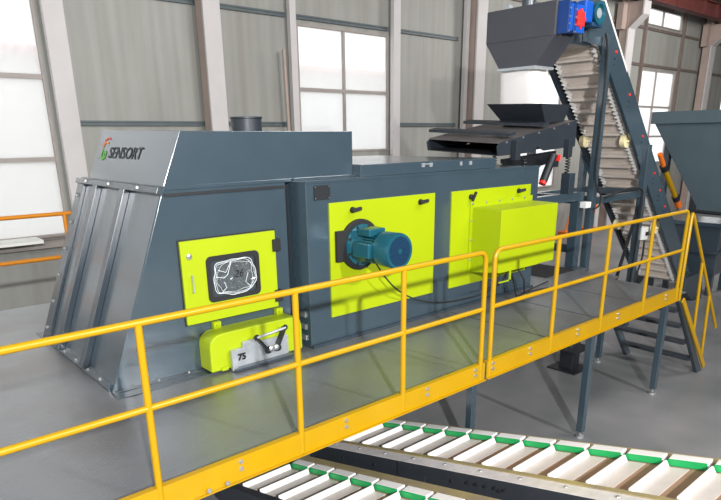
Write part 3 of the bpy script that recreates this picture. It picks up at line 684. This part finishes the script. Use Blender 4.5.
# return belt
UB = 10.72
bl = MB().prism([(xb-.1, UB-xb+.1), (7.42, UB-7.42), (7.42, UB-7.42+.03), (xb-.1, UB-xb+.13)], 'y', 1.88, 2.68).build('belt', M['beltgrey'], ic)
npitch = 24
for i in range(npitch):
    x = 7.55+i*.172; z = UB-x
    MB().hex([(x, 1.99, z), (x+.02, 1.99, z-.02), (x+.02, 2.57, z-.02), (x, 2.57, z), (x-.075, 1.99, z-.045), (x-.06, 1.99, z-.075), (x-.06, 2.57, z-.075), (x-.075, 2.57, z-.045)]).build('cleat', M['beltgrey'], bl)
for yc, nm in ((1.95, 'corrugated_sidewall'), (2.61, 'corrugated_sidewall')):
    vs = []; fsx = []
    ns = 150
    for i in range(ns+1):
        x = 7.5+i*(xb-7.7)/ns; z = UB-x; y = yc+(.028 if i % 2 else -.028)
        vs += [(x, y, z), (x-.06, y, z-.06)]
        if i: fsx.append((2*i-2, 2*i-1, 2*i+1, 2*i))
    MB().add(vs, fsx).build(nm, M['white'], bl)
for x in (8.84, 10.36):
    for yc in (1.94, 2.64):
        z = UB-x-.06; MB().lathe((x-.06, yc-.05, z-.01), (0, 1, 0), [(0, .03), (.001, .10), (.08, .10), (.081, .03)], 20).lathe((x-.06, yc-.08, z-.01), (0, 1, 0), [(0, .02), (.16, .02)], 10).build('idler_disc', M['cream'], ic, smooth=True)
for i, x in enumerate((7.95, 8.5, 9.1, 9.7, 10.0, 10.3)):
    z = 10.98-x
    MB().lathe((x, 1.80, z), (0, -1, 0), [(0, .02), (.012, .018)], 8).build('red_bolt', M['red'], ic)
    for d_ in (-.09, -.17): MB().lathe((x-.02, 1.80, z+d_), (0, -1, 0), [(0, .013), (.006, .012)], 8).build('bolt_hole', M['black'], ic)
# support frame of the conveyor
for y0, y1 in ((1.69, 1.79), (2.78, 2.88)):
    MB().box(7.52, 7.63, y0, y1, H, 3.2 if y0 < 2 else 2.7).build('leg', M['steel'], ic, bevel=.004)
    MB().box(9.13, 9.25, y0, y1, H, 1.75).build('leg', M['steel'], ic, bevel=.004)
    MB().prism([(9.0, 1.55), (9.3, 1.25), (9.45, 1.35), (9.12, 1.85)], 'y', y1 if y0 < 2 else y0-.02, y1+.012 if y0 < 2 else y0).build('gusset', M['steel'], ic)
    MB().box(7.63, 9.13, y0+.01, y1-.01, .93, 1.03).build('side_rail', M['steel'], ic, bevel=.003)
for x in (7.575, 9.19): MB().box(x-.04, x+.04, 1.79, 2.78, .95, 1.05).build('cross_rail', M['steeld'], ic)
MB().bar((9.19, 1.74, .9), (8.3, 1.74, H+.05), .04, .04).build('brace', M['black'], ic)
sw = thing('switch_box', (9.4, 1.7, .2), 'small light-grey switch box with black knob on the inclined conveyor leg', 'box')
MB().box(9.255, 9.45, 1.66, 1.79, .21, .42).build('housing', M['box'], sw, bevel=.006)
MB().lathe((9.38, 1.66, .31), (0, -1, 0), [(0, .035), (.03, .03)], 14).build('knob', M['rubber'], sw)
jb = MB().box(7.3, 7.44, 1.66, 1.76, .9, .985).build('junction_box', M['box'], bevel=.004); tag(jb, 'small white junction box beside the feeder stand top beam', 'box')
cable('conveyor_cable', [(7.35, 1.66, 3.2), (7.46, 1.66, 2.9), (7.47, 1.66, 2.0), (7.47, 1.65, 1.3), (7.66, 1.64, 1.05), (7.62, 1.63, .92), (7.45, 1.62, .88)], .014, 'black cable running down the tall conveyor leg and looping at its cross rail')
cable('conveyor_cable', [(7.85, 1.66, 1.02), (8.5, 1.66, 1.1), (8.95, 1.66, 1.08), (9.06, 1.66, .9), (9.05, 1.66, .2), (9.0, 1.66, -.6)], .016, 'black cable hanging beside the right conveyor leg')
cable('conveyor_cable', [(9.35, 1.66, .2), (9.3, 1.64, -.1), (9.15, 1.63, -.4), (9.08, 1.64, -.9)], .016, 'black cable curving down from the small switch box')
# gear motor at the head
gm = thing('gear_motor', (6.6, 1.6, 3.1), 'blue gear reducer with red output cover at the top of the inclined conveyor', 'motor')
MB().box(6.33, 6.69, 1.60, 1.735, 3.14, 3.45).build('gear_case', M['blue'], gm, bevel=.012)
MB().box(6.29, 6.33, 1.585, 1.737, 3.11, 3.48).build('end_flange', M['blued'], gm, bevel=.004)
MB().box(6.42, 6.46, 1.585, 1.736, 3.12, 3.47).build('mid_flange', M['blued'], gm, bevel=.004)
MB().box(6.69, 6.88, 1.60, 1.735, 3.27, 3.52).build('input_case', M['blue'], gm, bevel=.02)
st_ = []
for i in range(16):
    a = 2*math.pi*i/16; rr2 = .115 if i % 2 == 0 else .08; st_.append((6.56+rr2*math.cos(a), 3.285+rr2*math.sin(a)*1.05))
MB().prism(st_, 'y', 1.565, 1.60).build('output_cover', M['red'], gm, bevel=.006)
MB().box(6.47, 6.67, 1.585, 1.60, 3.13, 3.2).build('cover_foot', M['blue'], gm)
for x in (6.31, 6.44):
    for z in (3.13, 3.21, 3.29, 3.38, 3.46): MB().lathe((x, 1.59, z), (0, -1, 0), [(0, .012), (.022, .01)], 8).build('bolt', M['chrome'], gm)
MB().lathe((7.02, 1.66, 3.40), (0, -1, 0), [(-.07, .12), (.04, .12), (.05, .135), (.08, .135), (.08, .105), (.05, .09)], 28).build('drive_motor', M['teal'], gm, smooth=True)
MB().box(6.88, 7.14, 1.6, 1.735, 3.24, 3.29).build('motor_foot', M['teald'], gm, bevel=.006)
MB().lathe((7.02, 1.60, 3.40), (0, -1, 0), [(0, .06), (.004, .06)], 20).build('fan_face', M['silver'], gm)
# yellow gas strut between conveyor and bin
ya = thing('yellow_cylinder', (10.9, 2.2, .6), 'yellow tube with orange ends in front of the grey bin', 'tube')
MB().tube([(11.02, 2.2, 1.27), (11.66, 2.2, .74)], .05, 14).build('tube', M['yel'], ya, smooth=True)
MB().tube([(10.72, 2.2, 1.56), (10.95, 2.2, 1.34)], .045, 12).build('upper_end', M['orange'], ya, smooth=True)
MB().tube([(10.93, 2.2, 1.345), (11.03, 2.2, 1.262)], .065, 12).tube([(11.65, 2.2, .748), (11.75, 2.2, .66)], .065, 12).build('collar', M['black'], ya, smooth=True)
MB().tube([(11.75, 2.2, .66), (11.9, 2.2, .53)], .06, 12).build('lower_end', M['orange'], ya, smooth=True)

# ================================================================ BIN at the right
bn = thing('storage_bin', (12.6, .9, H), 'large grey-blue sheet-metal bin behind the inclined conveyor at the right edge', 'bin')
BX = 12.05
yt0, yt1 = -1.4, 3.02
MB().box(BX-.06, BX+2.6, yt0, yt1, 2.10, 2.33).build('rim', M['bin'], bn, bevel=.006)
MB().hex([(BX+.25, -.1, .40), (BX+2.0, -.1, .40), (BX+2.0, 1.95, .40), (BX+.25, 1.95, .40), (BX, yt0+.04, 2.10), (BX+2.55, yt0+.04, 2.10), (BX+2.55, yt1-.06, 2.10), (BX, yt1-.06, 2.10)]).build('tapered_body', M['bin'], bn, bevel=.006)
for yt, yb_ in ((1.55, 1.2), (-.2, .3)):
    MB().hex([(BX+.18, yb_-.03, .5), (BX+.3, yb_-.03, .5), (BX+.3, yb_+.03, .5), (BX+.18, yb_+.03, .5), (BX-.05, yt-.03, 2.10), (BX+.07, yt-.03, 2.10), (BX+.07, yt+.03, 2.10), (BX-.05, yt+.03, 2.10)]).build('rib', M['bin'], bn)
MB().tube([(BX+.05, -1.2, .36), (BX+.05, 1.95, .43)], .035, 10).build('pipe', M['black'], bn, smooth=True)
bm2 = thing('feed_box', (11.8, 1.2, H), 'dark grey feed box under the bin at the foot of the inclined conveyor', 'box')
MB().box(12.32, 13.3, 1.45, 2.6, .12, .2).build('lid', M['steel'], bm2, bevel=.004)
MB().box(12.36, 13.25, 1.5, 2.55, -.85, .12).build('body', M['steeld'], bm2, bevel=.006)
MB().box(12.3, 13.3, 1.44, 2.6, -.42, -.36).build('rail', M['steeld'], bm2)
for x in (12.45, 13.15):
    for y in (1.58, 2.45): MB().box(x-.05, x+.05, y-.05, y+.05, H, -.85).build('leg', M['steeld'], bm2)
for x in (BX+.3, BX+2.0):
    for y in (-.05, 2.75): MB().box(x-.06, x+.06, y-.06, y+.06, H, 2.1 if y > 2 else .5).build('leg', M['steeld'], bn)
cf = thing('conveyor_tail_cover', (11.6, 2.1, H), 'dark blue-grey plate box closing the foot of the inclined conveyor', 'box')
MB().prism([(11.3, -.75), (12.1, -.75), (12.25, H+.02), (11.75, H+.02), (11.3, -1.0)], 'y', 1.62, 1.77).build('side_cover', M['steeld'], cf, bevel=.006)
MB().box(11.8, 12.2, 1.60, 1.79, H, H+.02).build('foot_plate', M['steeld'], cf)

# pedestal under the platform end
pd = thing('floor_pedestal', (6.6, 1.3, H), 'short dark pedestal with square base plate on the hall floor under the platform', 'pedestal')
MB().box(6.4, 6.84, 1.08, 1.52, H, H+.02).build('base_plate', M['black'], pd, bevel=.003)
MB().box(6.52, 6.72, 1.2, 1.4, H+.02, -1.0).build('column', M['black'], pd, bevel=.006)
MB().box(6.42, 6.86, 1.1, 1.5, -1.0, -.975).build('top_plate', M['black'], pd, bevel=.003)
MB().tube([(6.62, 1.3, -.975), (6.62, 1.3, -.21)], .03, 12).build('upper_column', M['steeld'], pd)

# ================================================================ OUTPUT BELT CONVEYORS (rise towards the camera side)
SL = -.2643; Z0 = -.6734
def cz(y, d=0.0): return Z0+SL*y+d
def slab(x0, x1, y0, y1, d0, d1):
    return [(x0, y0, cz(y0, d0)), (x1, y0, cz(y0, d0)), (x1, y1, cz(y1, d0)), (x0, y1, cz(y1, d0)), (x0, y0, cz(y0, d1)), (x1, y0, cz(y0, d1)), (x1, y1, cz(y1, d1)), (x0, y1, cz(y1, d1))]
def out_conveyor(xl, xr, yph, label, edge_l, deep):
    cv = thing('cleated_conveyor', ((xl+xr)/2, 0, H), label, 'conveyor', 'cleated output conveyors')
    y0, y1 = -2.75, 1.75
    bl_ = MB().hex(slab(xl, xr-.13, y0, y1, -.05, -.035)).build('belt', M['tan'], cv)
    MB().hex(slab(xr, xr+.012, y0, y1, -.2 if deep else -.17, .004)).hex(slab(xr-.058, xr, y0, y1, -.01, .004)).build('side_frame', M['edge'], cv)
    MB().hex(slab(xl-.19 if deep else xl-.08, xl-.17 if deep else xl-.06, y0, y1, -.26, 0)).hex(slab(xl-.01, xl, y0, y1, -.1, .004)).build('side_frame', M['channel'], cv)
    if deep:
        MB().hex(slab(xl-.19, xl-.06, y0, y1, .0, .006)).build('film_strip', M['film'], cv)
        MB().hex(slab(xl-.055, xl-.005, y0, y1, .0, .012)).build('edge_strip', M['edge'], cv)
        for i in range(11):
            y = 1.4-i*.36; MB().lathe((xl-.11, y, cz(y, .006)), (0, 0, 1), [(0, .014), (.008, .01)], 8).build('bolt', M['chrome'], cv)
        for i in range(7):
            y = 1.2-i*.46; MB().lathe((xl-.19, y, cz(y, -.09)), (-1, 0, 0), [(0, .016), (.01, .014)], 8).build('bolt', M['black'], cv)
        for i in range(5):
            y = -.35-i*.085; MB().lathe((xl-.19, y, cz(y, -.07)), (-1, 0, 0), [(0, .014), (.02, .012)], 8).build('bolt', M['black'], cv)
        MB().box(xl-.205, xl-.19, .1, .42, cz(.42)-.2, cz(.1)-.09).build('splice_plate', M['channel'], cv)
    else:
        MB().hex(slab(xl-.08, xl-.005, y0, y1, 0, .006)).build('film_strip', M['channel'], cv)
        MB().hex(slab(xr-.0, xr+.075, y0, y1, .0, .006)).build('edge_strip', M['edge'], cv)
    P = .2925; i = 0; y = yph
    while y > y0+.3:
        if y < y1:
            MB().hex(slab(xl+.005, xr-.17, y-.16, y, -.034, -.028)).build('slat', M['plate'], bl_)
            MB().hex([(xl+.01, y-.03, cz(y-.03, -.028)), (xr-.17, y-.03, cz(y-.03, -.028)), (xr-.17, y, cz(y, -.028)), (xl+.01, y, cz(y, -.028)), (xl+.01, y-.008, cz(y, .02)), (xr-.17, y-.008, cz(y, .02)), (xr-.17, y+.002, cz(y, .02)), (xl+.01, y+.002, cz(y, .02))]).build('cleat', M['white'], bl_)
            sk = MB().hex([(xr-.145, y-.26, cz(y-.26, -.028)), (xr-.06, y-.26, cz(y-.26, -.02)), (xr-.06, y, cz(y, -.02)), (xr-.145, y, cz(y, -.028)), (xr-.14, y-.255, cz(y-.255, .022)), (xr-.06, y-.26, cz(y-.26, .03)), (xr-.06, y, cz(y, .03)), (xr-.14, y-.005, cz(y-.005, .022))]).build('end_block', M['white'], bl_, bevel=.006)
            MB().hex([(xr-.153, y-.26, cz(y-.26, -.028)), (xr-.145, y-.26, cz(y-.26, -.028)), (xr-.145, y, cz(y, -.028)), (xr-.153, y, cz(y, -.028)), (xr-.150, y-.255, cz(y-.255, .016)), (xr-.14, y-.255, cz(y-.255, .02)), (xr-.14, y-.005, cz(y-.005, .02)), (xr-.150, y-.005, cz(y-.005, .016))]).build('green_face', M['green'], sk)
        y -= P
    for y in (-2.3, -.6, 1.2):
        for x in (xl-.04, xr-.02):
            MB().box(x-.03, x+.03, y-.03, y+.03, H, cz(y, -.17)).build('leg', M['channel'], cv)
    return cv
out_conveyor(2.475, 3.2, 1.434, 'right output conveyor with white cleats and green end blocks below the platform', 1, True)
out_conveyor(1.24, 1.93, 1.36, 'left output conveyor with white cleats, at the bottom edge below the platform', 0, False)
